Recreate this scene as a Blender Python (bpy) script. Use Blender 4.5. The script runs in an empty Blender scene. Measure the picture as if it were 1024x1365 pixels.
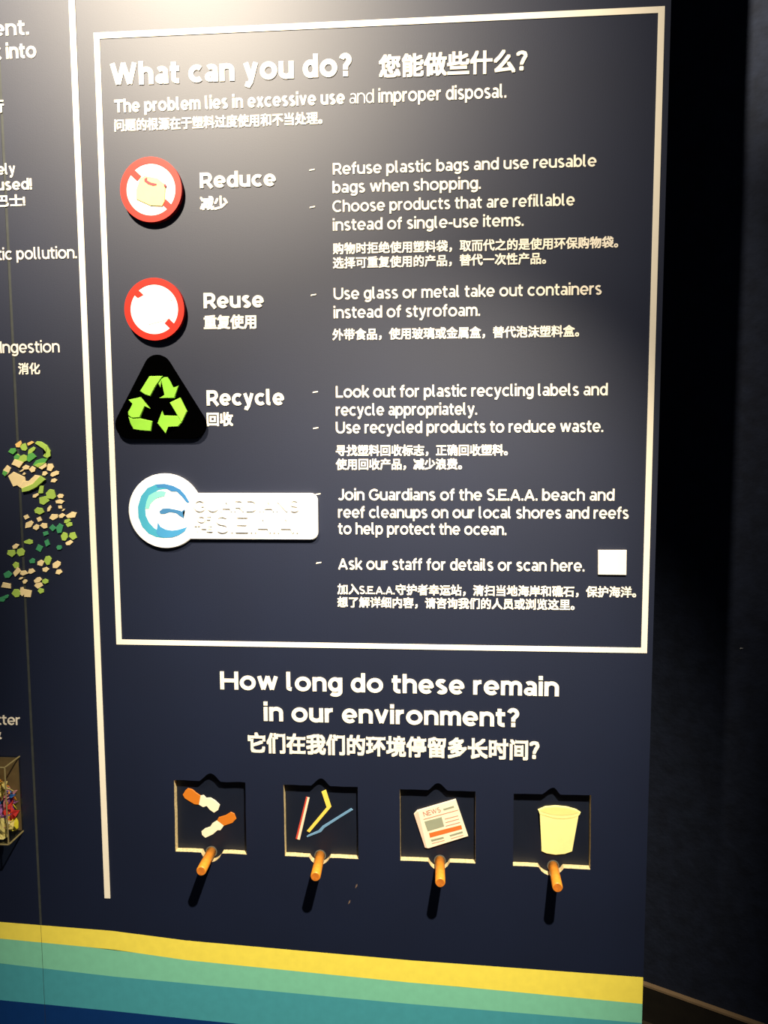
import bpy, bmesh, math, random
from mathutils import Vector, Matrix
random.seed(7)
S = bpy.context.scene
COL = S.collection
R = math.radians

# ------------------------------------------------------------------ camera
CAM = Vector((0.0, -1.02, 1.45)); FPX = 1025.0
YAW, PITCH, ROLL = 0.0775, -0.09251, 0.0044
RV = (Matrix.Rotation(YAW, 3, 'Z') @ Matrix.Rotation(PITCH, 3, 'X') @ Matrix.Rotation(ROLL, 3, 'Y'))
cd = bpy.data.cameras.new('camera'); cam = bpy.data.objects.new('camera', cd); COL.objects.link(cam)
cd.sensor_fit = 'VERTICAL'; cd.sensor_height = 36.0; cd.lens = 36.0 * FPX / 1365.0
cd.clip_start = 0.02
cam.matrix_world = Matrix.Translation(CAM) @ (RV @ Matrix.Rotation(math.pi / 2, 3, 'X')).to_4x4()
S.camera = cam

# ------------------------------------------------------------------ world, lights, exposure
w = bpy.data.worlds.new('world'); S.world = w; w.use_nodes = True
bg = w.node_tree.nodes['Background']; bg.inputs[0].default_value = (0.60, 0.72, 1.0, 1); bg.inputs[1].default_value = 0.055
S.view_settings.view_transform = 'Standard'; S.view_settings.look = 'None'
S.view_settings.exposure = 0.0; S.view_settings.gamma = 1.0; S.view_settings.use_curve_mapping = False

def spot(name, loc, target, energy, size_deg, blend, col, rad):
    l = bpy.data.lights.new(name, 'SPOT'); l.energy = energy; l.spot_size = R(size_deg); l.spot_blend = blend
    l.color = col; l.shadow_soft_size = rad
    o = bpy.data.objects.new(name, l); COL.objects.link(o); o.location = loc
    o.rotation_euler = (Vector(target) - Vector(loc)).to_track_quat('-Z', 'Y').to_euler()
    return o
# ceiling spot on the upper left of the panel, and one on the flip doors
spot('spotlight_upper', (-0.62, -1.00, 2.66), (-0.36, 0.0, 2.02), 330, 60, 1.0, (1.0, 0.86, 0.66), 0.035)
spot('spotlight_lower', (0.23, -0.92, 2.31), (-0.11, 0.0, 0.96), 300, 44, 1.0, (1.0, 0.87, 0.66), 0.014)

spot('spotlight_side', (-0.60, -1.00, 2.95), (0.50, 0.19, 2.14), 480, 19, 1.0, (1.0, 0.86, 0.64), 0.03)

def P(px, py, y=0.0):
    """point of the vertical plane y seen at a photograph position"""
    d = RV @ Vector(((px - 512) / FPX, 1.0, -(py - 682.5) / FPX))
    return CAM + d * ((y - CAM.y) / d.y)

# ------------------------------------------------------------------ materials
def lin(c):
    return tuple(((v / 255) / 12.92 if v / 255 <= 0.04045 else ((v / 255 + 0.055) / 1.055) ** 2.4) for v in c) + (1,)
MATS = {}
def mat(name, rgb, rough=0.5, spec=0.5, noise=0.0, nscale=60.0, bump=0.0, bscale=400.0, metal=0.0, coat=0.0):
    if name in MATS: return MATS[name]
    m = bpy.data.materials.new(name); m.use_nodes = True; nt = m.node_tree; b = nt.nodes['Principled BSDF']
    b.inputs['Roughness'].default_value = rough; b.inputs['Specular IOR Level'].default_value = spec
    b.inputs['Metallic'].default_value = metal; b.inputs['Coat Weight'].default_value = coat
    b.inputs['Coat Roughness'].default_value = 0.25
    c = lin(rgb); b.inputs['Base Color'].default_value = c
    tc = nt.nodes.new('ShaderNodeTexCoord')
    if noise:
        n = nt.nodes.new('ShaderNodeTexNoise'); n.inputs['Scale'].default_value = nscale; n.inputs['Detail'].default_value = 6
        nt.links.new(tc.outputs['Object'], n.inputs['Vector'])
        r = nt.nodes.new('ShaderNodeValToRGB')
        r.color_ramp.elements[0].position = 0.3; r.color_ramp.elements[1].position = 0.7
        r.color_ramp.elements[0].color = tuple(v * (1 - noise) for v in c[:3]) + (1,)
        r.color_ramp.elements[1].color = tuple(min(1, v * (1 + noise)) for v in c[:3]) + (1,)
        nt.links.new(n.outputs['Fac'], r.inputs[0]); nt.links.new(r.outputs[0], b.inputs['Base Color'])
    if bump:
        n = nt.nodes.new('ShaderNodeTexNoise'); n.inputs['Scale'].default_value = bscale; n.inputs['Detail'].default_value = 4
        nt.links.new(tc.outputs['Object'], n.inputs['Vector'])
        bp = nt.nodes.new('ShaderNodeBump'); bp.inputs['Strength'].default_value = bump; bp.inputs['Distance'].default_value = 0.001
        nt.links.new(n.outputs['Fac'], bp.inputs['Height']); nt.links.new(bp.outputs[0], b.inputs['Normal'])
    MATS[name] = m
    return m
NAVY = mat('navy_laminate', (10, 21, 47), 0.53, 0.70, 0.06, 9, 0.10, 900)
CREAM = mat('cream_acrylic', (248, 240, 222), 0.45, 0.3, 0.02, 40)
RAW = mat('raw_board_edge', (214, 196, 150), 0.8, 0.2, 0.25, 300, 0.4, 600)
SEAMM = mat('grey_seam', (58, 62, 60), 0.6, 0.4, 0.15, 80)
WOOD = mat('varnished_wood', (226, 142, 44), 0.42, 0.5, 0.16, 140, 0.1, 500)
WOODE = mat('wood_end_grain', (196, 112, 34), 0.6, 0.3, 0.2, 300)
WHITE = mat('white_acrylic', (250, 248, 244), 0.4, 0.4, 0.01, 30)
RED = mat('red_print', (206, 40, 24), 0.42, 0.4, 0.03, 50)
BLACK = mat('black_acrylic', (1, 1, 1), 0.9, 0.0, 0.1, 60)
GREEN = mat('lime_acrylic', (150, 214, 70), 0.5, 0.3, 0.06, 90)
GREEND = mat('dark_lime_acrylic', (138, 202, 62), 0.5, 0.3, 0.06, 90)
def flatmat(rgb, nm):
    return mat(nm, rgb, 0.5, 0.3, 0.04, 80)

# ------------------------------------------------------------------ object helpers
WORLD = {}
def tag(o, label=None, cat=None, group=None, kind=None):
    for k, v in (('label', label), ('category', cat), ('group', group), ('kind', kind)):
        if v: o[k] = v
    return o
def thing(name, loc, label, cat, group=None):
    o = bpy.data.objects.new(name, None); COL.objects.link(o); o.location = loc; o.empty_display_size = 0.02
    WORLD[o.name] = Vector(loc); return tag(o, label, cat, group)
def wpos(o): return WORLD[o.name] if o else Vector((0, 0, 0))
def link(name, verts, faces, m, parent=None, fm=None, smooth=False):
    vs = [Vector(v) for v in verts]
    lo = Vector([min(v[i] for v in vs) for i in range(3)]); hi = Vector([max(v[i] for v in vs) for i in range(3)])
    c = (lo + hi) / 2
    me = bpy.data.meshes.new(name); me.from_pydata([v - c for v in vs], [], faces); me.update()
    for k in (m if isinstance(m, (list, tuple)) else [m]): me.materials.append(k)
    if fm:
        for p, i in zip(me.polygons, fm): p.material_index = i
    if smooth:
        for p in me.polygons: p.use_smooth = True
    bm = bmesh.new(); bm.from_mesh(me); bmesh.ops.recalc_face_normals(bm, faces=bm.faces); bm.to_mesh(me); bm.free()
    o = bpy.data.objects.new(name, me); COL.objects.link(o); o.parent = parent; o.location = c - wpos(parent)
    WORLD[o.name] = c
    return o
def bm_link(name, bm, m, parent=None, smooth=False):
    me = bpy.data.meshes.new('t'); bm.to_mesh(me); bm.free()
    v = [x.co.copy() for x in me.vertices]; f = [tuple(p.vertices) for p in me.polygons]; fm = [p.material_index for p in me.polygons]
    bpy.data.meshes.remove(me)
    return link(name, v, f, m, parent, fm, smooth)
def prism(name, pts, yb, yf, m, parent=None, bev=0.0, side=None):
    """outline of (x, z) wall points as a solid between depth yb (back) and yf (front, smaller y)"""
    bm = bmesh.new()
    n = len(pts)
    if bev:
        cx = sum(p[0] for p in pts) / n; cz = sum(p[1] for p in pts) / n
        inn = []
        area = sum(pts[i][0] * pts[(i + 1) % n][1] - pts[(i + 1) % n][0] * pts[i][1] for i in range(n))
        sg = 1 if area > 0 else -1
        for i in range(n):
            a = Vector(pts[i - 1]); b = Vector(pts[i]); c = Vector(pts[(i + 1) % n])
            d1 = (b - a).normalized(); d2 = (c - b).normalized()
            nn = Vector((-d1.y - d2.y, d1.x + d2.x)) * sg
            if nn.length < 1e-6: nn = Vector((-d1.y, d1.x)) * sg
            inn.append(b + nn.normalized() * bev)
        rings = [[(p[0], yb, p[1]) for p in pts], [(p[0], yf + bev, p[1]) for p in pts], [(p[0], yf, p[1]) for p in inn]]
    else:
        rings = [[(p[0], yb, p[1]) for p in pts], [(p[0], yf, p[1]) for p in pts]]
    vr = [[bm.verts.new(q) for q in r] for r in rings]
    f1 = bm.faces.new(vr[-1]); f2 = bm.faces.new(list(reversed(vr[0])))
    for a, b in zip(vr, vr[1:]):
        for i in range(n):
            f = bm.faces.new((a[i], a[(i + 1) % n], b[(i + 1) % n], b[i]))
            if side: f.material_index = 1
    bmesh.ops.triangulate(bm, faces=[f1, f2], ngon_method='EAR_CLIP')
    return bm_link(name, bm, [m, side] if side else m, parent)
def pxs(pts, y=0.0, ox=0, oy=0, s=1.0):
    out = []
    for x, q in pts:
        v = P(ox + x / s, oy + q / s, y); out.append((v.x, v.z))
    return out
def boxo(name, lo, hi, m, parent=None):
    x0, y0, z0 = lo; x1, y1, z1 = hi
    v = [(x0, y0, z0), (x1, y0, z0), (x1, y1, z0), (x0, y1, z0), (x0, y0, z1), (x1, y0, z1), (x1, y1, z1), (x0, y1, z1)]
    f = [(0, 3, 2, 1), (4, 5, 6, 7), (0, 1, 5, 4), (1, 2, 6, 5), (2, 3, 7, 6), (3, 0, 4, 7)]
    return link(name, v, f, m, parent)

def holed(name, outer, holes, yb, yf, m, side, parent):
    """flat board with cut-outs, rims in the raw edge material"""
    cu = bpy.data.curves.new('c', 'CURVE'); cu.dimensions = '2D'; cu.fill_mode = 'BOTH'; cu.extrude = abs(yb - yf) / 2
    for pts in [outer] + holes:
        sp = cu.splines.new('POLY'); sp.points.add(len(pts) - 1); sp.use_cyclic_u = True
        for k, p in enumerate(pts): sp.points[k].co = (p[0], p[1], 0, 1)
    o = bpy.data.objects.new('c', cu); COL.objects.link(o); bpy.context.view_layer.update()
    me = bpy.data.meshes.new_from_object(o.evaluated_get(bpy.context.evaluated_depsgraph_get()))
    bpy.data.objects.remove(o); mid = (yb + yf) / 2
    v = [(q.co.x, mid - q.co.z, q.co.y) for q in me.vertices]; f = [tuple(p.vertices) for p in me.polygons]
    fm = [0 if abs(p.normal.z) > 0.5 else 1 for p in me.polygons]
    bpy.data.meshes.remove(me)
    return link(name, v, f, [m, side], parent, fm)

# ------------------------------------------------------------------ setting
XR = P(893, 3).x * 0.5 + P(859.5, 1303).x * 0.5          # right edge of the panel
XS = P(35, 830).x                                        # seam between the two panels
ZTOP = 2.45; ZBOT = 0.30
carpet = mat('floor_carpet', (26, 24, 26), 0.95, 0.1, 0.3, 60, 0.5, 300)
fl = boxo('floor', (-2.5, -2.6, -0.05), (2.6, 0.6, 0.0), carpet); tag(fl, kind='structure')
wl = boxo('wall_back', (-2.4, 0.019, 0.0), (XR - 0.003, 0.23, 2.9), mat('dark_backing', (14, 17, 24), 0.8, 0.2, 0.1, 20))
tag(wl, kind='structure')
s0 = P(860, 1308, 0.235)
d = RV @ Vector(((1024 - 512) / FPX, 1.0, -(1366 - 682.5) / FPX)); t = (s0.z - CAM.z) / d.z; e0 = CAM + d * t
dirw = Vector((e0.x - s0.x, e0.y - s0.y, 0)).normalized()
FAB = mat('navy_rough_wall', (21, 27, 42), 0.85, 0.2, 0.3, 45, 1.0, 130)
nrm = Vector((dirw.y, -dirw.x, 0))                        # towards the room
if nrm.y > 0: nrm = -nrm
def slab(name, z0, z1, out0, out1, m, a=-0.12, b=1.4):
    p = [Vector((s0.x, s0.y, 0)) + dirw * a, Vector((s0.x, s0.y, 0)) + dirw * b]
    q = [p[0] + nrm * out1, p[1] + nrm * out1, p[1] + nrm * out0, p[0] + nrm * out0]
    v = [(c.x, c.y, z0) for c in q] + [(c.x, c.y, z1) for c in q]
    f = [(0, 3, 2, 1), (4, 5, 6, 7), (0, 1, 5, 4), (1, 2, 6, 5), (2, 3, 7, 6), (3, 0, 4, 7)]
    o = link(name, v, f, m); tag(o, kind='structure'); return o
slab('wall_right', 0.0, 2.9, -0.05, 0.0, FAB)
slab('trim_1', s0.z - 0.0035, s0.z, 0.0, 0.009, mat('brown_trim_edge', (120, 100, 76), 0.5, 0.5, 0.1, 60))
slab('baseboard_right', s0.z - 0.065, s0.z - 0.0035, 0.0, 0.008, mat('dark_brown_board', (22, 18, 12), 0.7, 0.3, 0.2, 50))
slab('trim_2', s0.z - 0.50, s0.z - 0.065, 0.0, 0.016, mat('brown_lower_board', (46, 38, 26), 0.7, 0.3, 0.2, 50))
paintmark = link('trim_3', [(0, 0, 0), (0.004, 0, 0.001), (0.005, 0, 0.0011), (0.001, 0, 0.002),
                           (0, 0.002, 0), (0.004, 0.002, 0.001), (0.005, 0.002, 0.0011), (0.001, 0.002, 0.002)],
                 [(0, 1, 2, 3), (7, 6, 5, 4), (0, 4, 5, 1), (1, 5, 6, 2), (2, 6, 7, 3), (3, 7, 4, 0)], flatmat((150, 150, 150), 'pale_fleck'))
# a small pale fleck stuck on the right wall
dd = RV @ Vector(((989 - 512) / FPX, 1.0, -(864 - 682.5) / FPX))
tt = (Vector((s0.x, s0.y, 0)) - CAM).dot(nrm) / dd.dot(nrm); pm = CAM + dd * tt
paintmark.location = pm + nrm * 0.0005; tag(paintmark, kind='structure')

# ------------------------------------------------------------------ window cut-outs
def arc2(cx, cy, rx, ry, a0, a1, n=10):
    return [(cx + rx * math.cos(R(a0 + (a1 - a0) * i / n)), cy - ry * math.sin(R(a0 + (a1 - a0) * i / n))) for i in range(n + 1)]
def hole_px(TL, TR, BR, BL, notch, bump, rough=0):
    # notch=(x0, x peak, x1, y peak), bump=(x0, x1, y low)
    def yat(A, B, x): return A[1] + (B[1] - A[1]) * (x - A[0]) / (B[0] - A[0])
    pts = [TL]
    def jig(A, B, n):
        out = []
        for i in range(1, n):
            t = i / n
            out.append((A[0] + (B[0] - A[0]) * t + random.uniform(-rough, rough) * 0.6, A[1] + (B[1] - A[1]) * t + random.uniform(-rough, rough)))
        return out
    n0 = (notch[0], yat(TL, TR, notch[0])); n1 = (notch[2], yat(TL, TR, notch[2]))
    pts += jig(TL, n0, 5) + [n0]
    m = 9
    for i in range(1, m):
        t = i / m; x = notch[0] + (notch[2] - notch[0]) * t
        s = (x - notch[0]) / (notch[1] - notch[0]) if x < notch[1] else (notch[2] - x) / (notch[2] - notch[1])
        s = min(1, max(0, s)); hgt = math.sin(s * math.pi / 2) ** 1.3
        b = yat(n0, n1, x); pts.append((x, b + (notch[3] - b) * hgt + random.uniform(-rough, rough) * 0.5))
    pts += [n1] + jig(n1, TR, 4) + [TR] + jig(TR, BR, 5) + [BR]
    b1 = (bump[1], yat(BL, BR, bump[1])); b0 = (bump[0], yat(BL, BR, bump[0]))
    pts += jig(BR, b1, 3) + [b1]
    for i in range(1, m):
        t = i / m; x = bump[1] + (bump[0] - bump[1]) * t; b = yat(BL, BR, x)
        pts.append((x, b + (bump[2] - b) * math.sin(t * math.pi) ** 0.7))
    pts += [b0] + jig(b0, BL, 3) + [BL] + jig(BL, TL, 6)
    return pts
HOLES = [
    dict(o=hole_px((232, 1040), (327, 1043), (329, 1139), (234, 1135), (266, 281, 294, 1031), (268, 296, 1149), 0.55)),
    dict(o=hole_px((378, 1046), (477, 1049), (478, 1145), (380, 1141), (415, 428, 440, 1037.5), (412, 440, 1153), 0.35)),
    dict(o=hole_px((533, 1052), (634, 1055), (634, 1151), (534, 1147), (571, 584, 597, 1044), (571, 600, 1160), 0.25)),
    dict(o=hole_px((685, 1058), (788, 1060), (787, 1159), (684, 1154), (723, 738, 747, 1050), (718, 752, 1167), 0.25)),
]
for h in HOLES: h['w'] = pxs(h['o'])

# ------------------------------------------------------------------ panels
main = thing('exhibit_panel', (0.5 * (XS + XR), 0.009, ZBOT), 'large dark navy display panel with four square cut-outs and coloured stripes along its foot', 'panel')
holed('board', [(XS + 0.0019, ZBOT), (XR, ZBOT), (XR, ZTOP), (XS + 0.0019, ZTOP)], [h['w'] for h in HOLES], 0.018, 0.0, NAVY, RAW, main)
left = thing('exhibit_panel', (XS - 0.4, 0.009, ZBOT), 'narrow cropped navy display panel left of the vertical seam, with the green chip swirl', 'panel')
boxo('board', (-1.3, 0.0, ZBOT), (XS - 0.0019, 0.018, ZTOP), NAVY, left)
sm = boxo('trim_4', (XS - 0.0019, 0.0005, ZBOT), (XS + 0.0019, 0.012, ZTOP), SEAMM); tag(sm, kind='structure')

def interp(tab, x):
    for (a, b), (c, e) in zip(tab, tab[1:]):
        if x <= c: return b + (e - b) * (x - a) / (c - a)
    return tab[-1][1]
EDG = [
    [(-140, 1216), (0, 1229), (150, 1241), (250, 1254), (550, 1280.5), (600, 1284), (860, 1303), (870, 1304)],
    [(-140, 1239), (0, 1251), (150, 1265.5), (250, 1280), (550, 1310), (600, 1314), (860, 1338.5), (870, 1339.5)],
    [(-140, 1270), (0, 1284), (150, 1301.5), (250, 1310.8), (550, 1338.5), (600, 1342.5), (860, 1364), (870, 1365)],
    [(-140, 1320), (0, 1333), (150, 1347.5), (250, 1358), (550, 1388), (600, 1393), (860, 1420), (870, 1421)],
]
def edge_w(k):
    return [(lambda v: (v.x, v.z))(P(x, interp(EDG[k], x))) for x in (-140, -70, 0, 20, 40, 53, 70, 100, 150, 200, 250, 350, 450, 550, 600, 700, 800, 860, 870)]
def zint(tab, x):
    for (a, b), (c, e) in zip(tab, tab[1:]):
        if a <= x <= c: return b + (e - b) * (x - a) / (c - a)
    return tab[0][1] if x < tab[0][0] else tab[-1][1]
BCOL = [('yellow', flatmat((250, 232, 92), 'yellow_vinyl')), ('pale green', flatmat((128, 204, 174), 'green_vinyl')),
        ('teal', flatmat((72, 158, 172), 'teal_vinyl')), ('deep blue', flatmat((10, 52, 112), 'blue_vinyl'))]
EW = [edge_w(k) for k in range(4)]
for root, xa, xb in ((main, XS + 0.0003, XR - 0.0003), (left, -1.1, XS - 0.0003)):
    xs = [xa + (xb - xa) * i / 24 for i in range(25)]
    for k, (nm, m) in enumerate(BCOL):
        top = [(x, zint(EW[k], x)) for x in xs]
        bot = [(x, zint(EW[k + 1], x)) for x in xs] if k < 3 else [(x, ZBOT + 0.001) for x in xs]
        o = prism('colour_stripe', top + bot[::-1], 0.0, -0.00015, m, root); o['label'] = nm + ' stripe along the foot of the panel'

# ------------------------------------------------------------------ border frame and divider bar
def avg(*v): return sum(v) / len(v)
TL, TR, BR, BL = P(124, 44), P(887, 8.5), P(862, 871), P(156.5, 858.5)
fx0 = avg(TL.x, BL.x); fx1 = avg(TR.x, BR.x); fz1 = avg(TL.z, TR.z); fz0 = avg(BL.z, BR.z); fw = 0.0078
fr = thing('border_frame', ((fx0 + fx1) / 2, -0.002, fz0), 'cream rectangular border framing the "What can you do?" text', 'border')
def bar(name, x0, z0, x1, z1, th, par):
    return prism(name, [(x0, z0), (x1, z0), (x1, z1), (x0, z1)], 0.0, -th, CREAM, par, 0.0002)
bar('bar', fx0, fz0, fx0 + fw, fz1, 0.0009, fr); bar('bar', fx1 - fw, fz0, fx1, fz1, 0.0009, fr)
bar('bar', fx0 + fw, fz1 - fw, fx1 - fw, fz1, 0.0009, fr); bar('bar', fx0 + fw, fz0, fx1 - fw, fz0 + fw * 0.9, 0.0009, fr)
bx = avg(P(96, 3).x, P(143.5, 1195).x)
db = bar('divider_bar', bx - 0.0042, P(143, 1197).z, bx + 0.0042, ZTOP - 0.03, 0.0012, None)
tag(db, 'long vertical cream bar between the two groups of text', 'bar')

# ------------------------------------------------------------------ stroke lettering (geometric sans drawn here)
XH, CP, AS, DS = 0.55, 0.71, 0.74, -0.19
def arc(cx, cy, rx, ry, a0, a1, n=None):
    n = n or max(4, int(abs(a1 - a0) / 15))
    return [(cx + rx * math.cos(R(a0 + (a1 - a0) * i / n)), cy + ry * math.sin(R(a0 + (a1 - a0) * i / n))) for i in range(n + 1)]
def glyph(ch, w):
    """centre lines, closed flags and advance for one letter; w is the stroke weight"""
    h = w / 2; o = 0.012
    xr = XH / 2 - h + o; my = XH / 2; cr = CP / 2 - h + o; cm = CP / 2
    L = lambda *p: (list(p), False)
    def ell(cx, cy, rx, ry): return (arc(cx, cy, rx, ry, 0, 360, 28)[:-1], True)
    def dot(x, y): return L((x, y - h * 1.05), (x, y + h * 1.05))
    W = 0.53
    if ch == 'o': return [ell(.29, my, .29 - h, xr)], .58
    if ch == 'c': return [L(*arc(.28, my, .28 - h, xr, 48, 312))], .49
    if ch == 'e': return [L(*arc(.27, my, .27 - h, xr, -10, 318)[1:] if 0 else arc(.27, my, .27 - h, xr, -8, 316)), ([(h, my - .015), (.54 - h * .6, my - .015)], False, .72)], .54
    if ch == 'd': return [ell(.25, my, .25 - h, xr), L((.51 - h, 0), (.51 - h, AS))], .51
    if ch == 'b': return [ell(.27, my, .25 - h, xr), L((h, 0), (h, AS))], .52
    if ch == 'p': return [ell(.27, my, .25 - h, xr), L((h, DS), (h, XH))], .52
    if ch == 'q': return [ell(.25, my, .25 - h, xr), L((.51 - h, DS), (.51 - h, XH))], .51
    if ch == 'g': return [ell(.25, my, .25 - h, xr), L(*([(.51 - h, XH), (.51 - h, .02)] + arc(.26, .0, .25 - h, .20 - h, 0, -145)))], .51
    if ch == 'a':
        return [L(*(arc(.23, XH - .17, .21 - h + .01, .17 - h + o, 140, 0) + [(.46 - h, 0)])), (arc(.20, .158, .20 - h, .158 - h + o, 0, 360, 24)[:-1], True, .85), ([(.2, .318 - h), (.45 - h, .318 - h)], False, .7)], .46
    if ch in 'nh':
        top = XH if ch == 'n' else AS
        return [L((h, 0), (h, top)), L(*(arc(.25, XH - .21, .25 - h, .21 - h + o, 180, 0) + [(.5 - h, 0)]))], .50
    if ch == 'm':
        return [L((h, 0), (h, XH)), L(*(arc(.215, XH - .19, .215 - h, .19 - h + o, 180, 0) + [(.43 - h, 0)])),
                L(*(arc(.585 - h, XH - .19, .215 - h, .19 - h + o, 180, 0) + [(.80 - 2 * h, 0)]))], .80 - h
    if ch == 'u': return [L(*([(h, XH), (h, .2)] + arc(.25, .2, .25 - h, .2 - h + o, 180, 360))), L((.5 - h, 0), (.5 - h, XH))], .50
    if ch == 'r': return [L((h, 0), (h, XH)), L(*arc(.26, XH - .24, .26 - h, .24 - h + o, 180, 82))], .31
    if ch == 's':
        return [L(*(arc(.21, XH * .745, .20 - h, XH * .255 - h + o + .012, 35, 240) + arc(.22, XH * .265, .20 - h, XH * .265 - h + o + .006, 62, -150)))], .42
    if ch == 't': return [L(*([(.13, .68), (.13, .15)] + arc(.27, .15, .14, .15 - h + o, 180, 285))), L((0, XH - h), (.32, XH - h))], .33
    if ch == 'f': return [L(*([(.13, 0), (.13, .56)] + arc(.27, .56, .14, AS - .56 - h + o, 180, 80))), L((0, XH - h), (.30, XH - h))], .31
    if ch == 'i': return [L((h, 0), (h, XH)), dot(h, AS - h * .7)], w
    if ch == 'j': return [L(*([(h + .06, XH), (h + .06, -.06)] + arc(h - .04, -.06, .10, .10, 0, -80))), dot(h + .06, AS - h * .7)], w + .06
    if ch == 'l': return [L(*([(h, AS), (h, .12)] + arc(.12 + h, .12, .12, .12 - h + o, 180, 268)))], .18 + h
    if ch == 'k': return [L((h, 0), (h, AS)), L((.42, XH), (w * .8, .17)), L((.19, .26), (.45, 0))], .46
    if ch == 'v': return [L((h, XH), (.25, .03)), L((.5 - h, XH), (.25, .03))], .50
    if ch == 'y': return [L((h, XH), (.255, .06)), L(*[(.5 - h, XH), (.24, -.05), (.17, -.15), (.06, DS + h)])], .50
    if ch == 'w': return [L((h, XH), (.22, .03)), L((.22, .03), (.375, XH)), L((.375, XH), (.53, .03)), L((.75 - h, XH), (.53, .03))], .75
    if ch == 'x': return [L((h, XH), (.47 - h, 0)), L((.47 - h, XH), (h, 0))], .47
    if ch == 'z': return [L((.02, XH - h), (.42 - h, XH - h), (h, h), (.43, h))], .43
    if ch == 'W': return [L((h, CP), (.27, .04)), L((.27, .04), (.47, CP)), L((.45, CP), (.66, .04)), L((.93 - h, CP), (.66, .04))], .93
    if ch == 'A': return [L((h, 0), (.34, CP - .04)), L((.68 - h, 0), (.34, CP - .04)), L((.15, .2), (.53, .2))], .68
    if ch == 'R': return [L((h, 0), (h, CP)), L(*([(h, CP - h), (.32, CP - h)] + arc(.32, CP * .68 - h * .2, .55 - h - .32, CP * .32 - h * .8, 90, -90) + [(h, CP * .36)])), L((.34, CP * .36), (.54, 0))], .57
    if ch == 'H': return [L((h, 0), (h, CP)), L((.66 - h, 0), (.66 - h, CP)), L((h, cm), (.66 - h, cm))], .66
    if ch == 'T': return [L((.29, 0), (.29, CP)), L((0, CP - h), (.58, CP - h))], .58
    if ch == 'L': return [L((h, CP), (h, h), (.48, h))], .48
    if ch == 'E': return [L((.52, CP - h), (h, CP - h), (h, h), (.53, h)), L((h, cm), (.47, cm))], .53
    if ch == 'F': return [L((.52, CP - h), (h, CP - h), (h, 0)), L((h, cm - .02), (.46, cm - .02))], .52
    if ch == 'N': return [L((h, 0), (h, CP)), L((.64 - h, 0), (.64 - h, CP)), L((h, CP - h * .6), (.64 - h, h * .6))], .64
    if ch == 'I': return [L((h, 0), (h, CP))], w
    if ch == 'D': return [L((h, 0), (h, CP)), L(*([(h, CP - h), (.30, CP - h)] + arc(.30, cm, .64 - h - .30, cm - h, 90, -90) + [(h, h)]))], .64
    if ch == 'U': return [L(*([(h, CP), (h, .26)] + arc(.32, .26, .32 - h, .26 - h + o, 180, 360) + [(.64 - h, CP)]))], .64
    if ch == 'J': return [L(*([(.42 - h, CP), (.42 - h, .2)] + arc(.21, .2, .21 - h, .2 - h + o, 0, -150)))], .42
    if ch == 'C': return [L(*arc(.36, cm, .36 - h, cr, 48, 312))], .64
    if ch == 'G': return [L(*(arc(.36, cm, .36 - h, cr, 48, 330) + [(.67 - h, cm - .02), (.42, cm - .02)]))], .68
    if ch == 'S': return [L(*(arc(.27, CP * .745, .25 - h, CP * .255 - h + o + .012, 35, 240) + arc(.28, CP * .265, .26 - h, CP * .265 - h + o + .006, 62, -150)))], .54
    if ch == 'O': return [ell(.38, cm, .38 - h, cr)], .76
    if ch == '?': return [L(*(arc(.21, CP - .2, .21 - h, .2 - h + o, 165, -50) + [(.22, .24 + h), (.22, .18 + h * .3)])), dot(.22, h)], .43
    if ch == '!': return [L((h, .2), (h, CP)), dot(h, h)], w
    if ch == '.': return [dot(h, h)], w
    if ch == '-': return [L((0, .27), (.26, .27))], .26
    raise ValueError(ch)
def ribbon(bm, pts, closed, h, yo=0.0):
    n = len(pts); Vv = [Vector(p) for p in pts]; lr = []
    for i in range(n):
        a = Vv[i - 1] if (i > 0 or closed) else None; c = Vv[(i + 1) % n] if (i < n - 1 or closed) else None; b = Vv[i]
        d1 = (b - a).normalized() if a is not None and (b - a).length > 1e-6 else None
        d2 = (c - b).normalized() if c is not None and (c - b).length > 1e-6 else None
        if d1 is None: d1 = d2
        if d2 is None: d2 = d1
        m = d1 + d2
        if m.length < 0.2: m = d1
        m.normalize(); nn = Vector((-m.y, m.x)); k = h / max(0.42, abs(nn.dot(Vector((-d1.y, d1.x)))))
        lr.append((b + nn * k, b - nn * k))
    fr = [[bm.verts.new((q.x, -1 + yo, q.y)) for q in p] for p in lr]; bk = [[bm.verts.new((q.x, 0, q.y)) for q in p] for p in lr]
    for i in range(n if closed else n - 1):
        j = (i + 1) % n
        bm.faces.new((fr[i][0], fr[j][0], fr[j][1], fr[i][1])); bm.faces.new((bk[i][1], bk[j][1], bk[j][0], bk[i][0]))
        bm.faces.new((fr[i][0], bk[i][0], bk[j][0], fr[j][0])); bm.faces.new((fr[i][1], fr[j][1], bk[j][1], bk[i][1]))
    if not closed:
        bm.faces.new((fr[0][0], fr[0][1], bk[0][1], bk[0][0])); bm.faces.new((fr[-1][1], fr[-1][0], bk[-1][0], bk[-1][1]))
GM = {}
def latin(ch, wgt, m):
    k = (ch, wgt, m.name)
    if k not in GM:
        ps, adv = glyph(ch, wgt); bm = bmesh.new()
        for kk, st in enumerate(ps): ribbon(bm, st[0], st[1], wgt / 2 * (st[2] if len(st) > 2 else 1), 0.04 * kk)
        bmesh.ops.recalc_face_normals(bm, faces=bm.faces)
        xs = [v.co.x for v in bm.verts]
        me = bpy.data.meshes.new('letter'); bm.to_mesh(me); bm.free(); me.materials.append(m)
        GM[k] = (me, min(xs), max(xs), adv)
    return GM[k]
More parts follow.
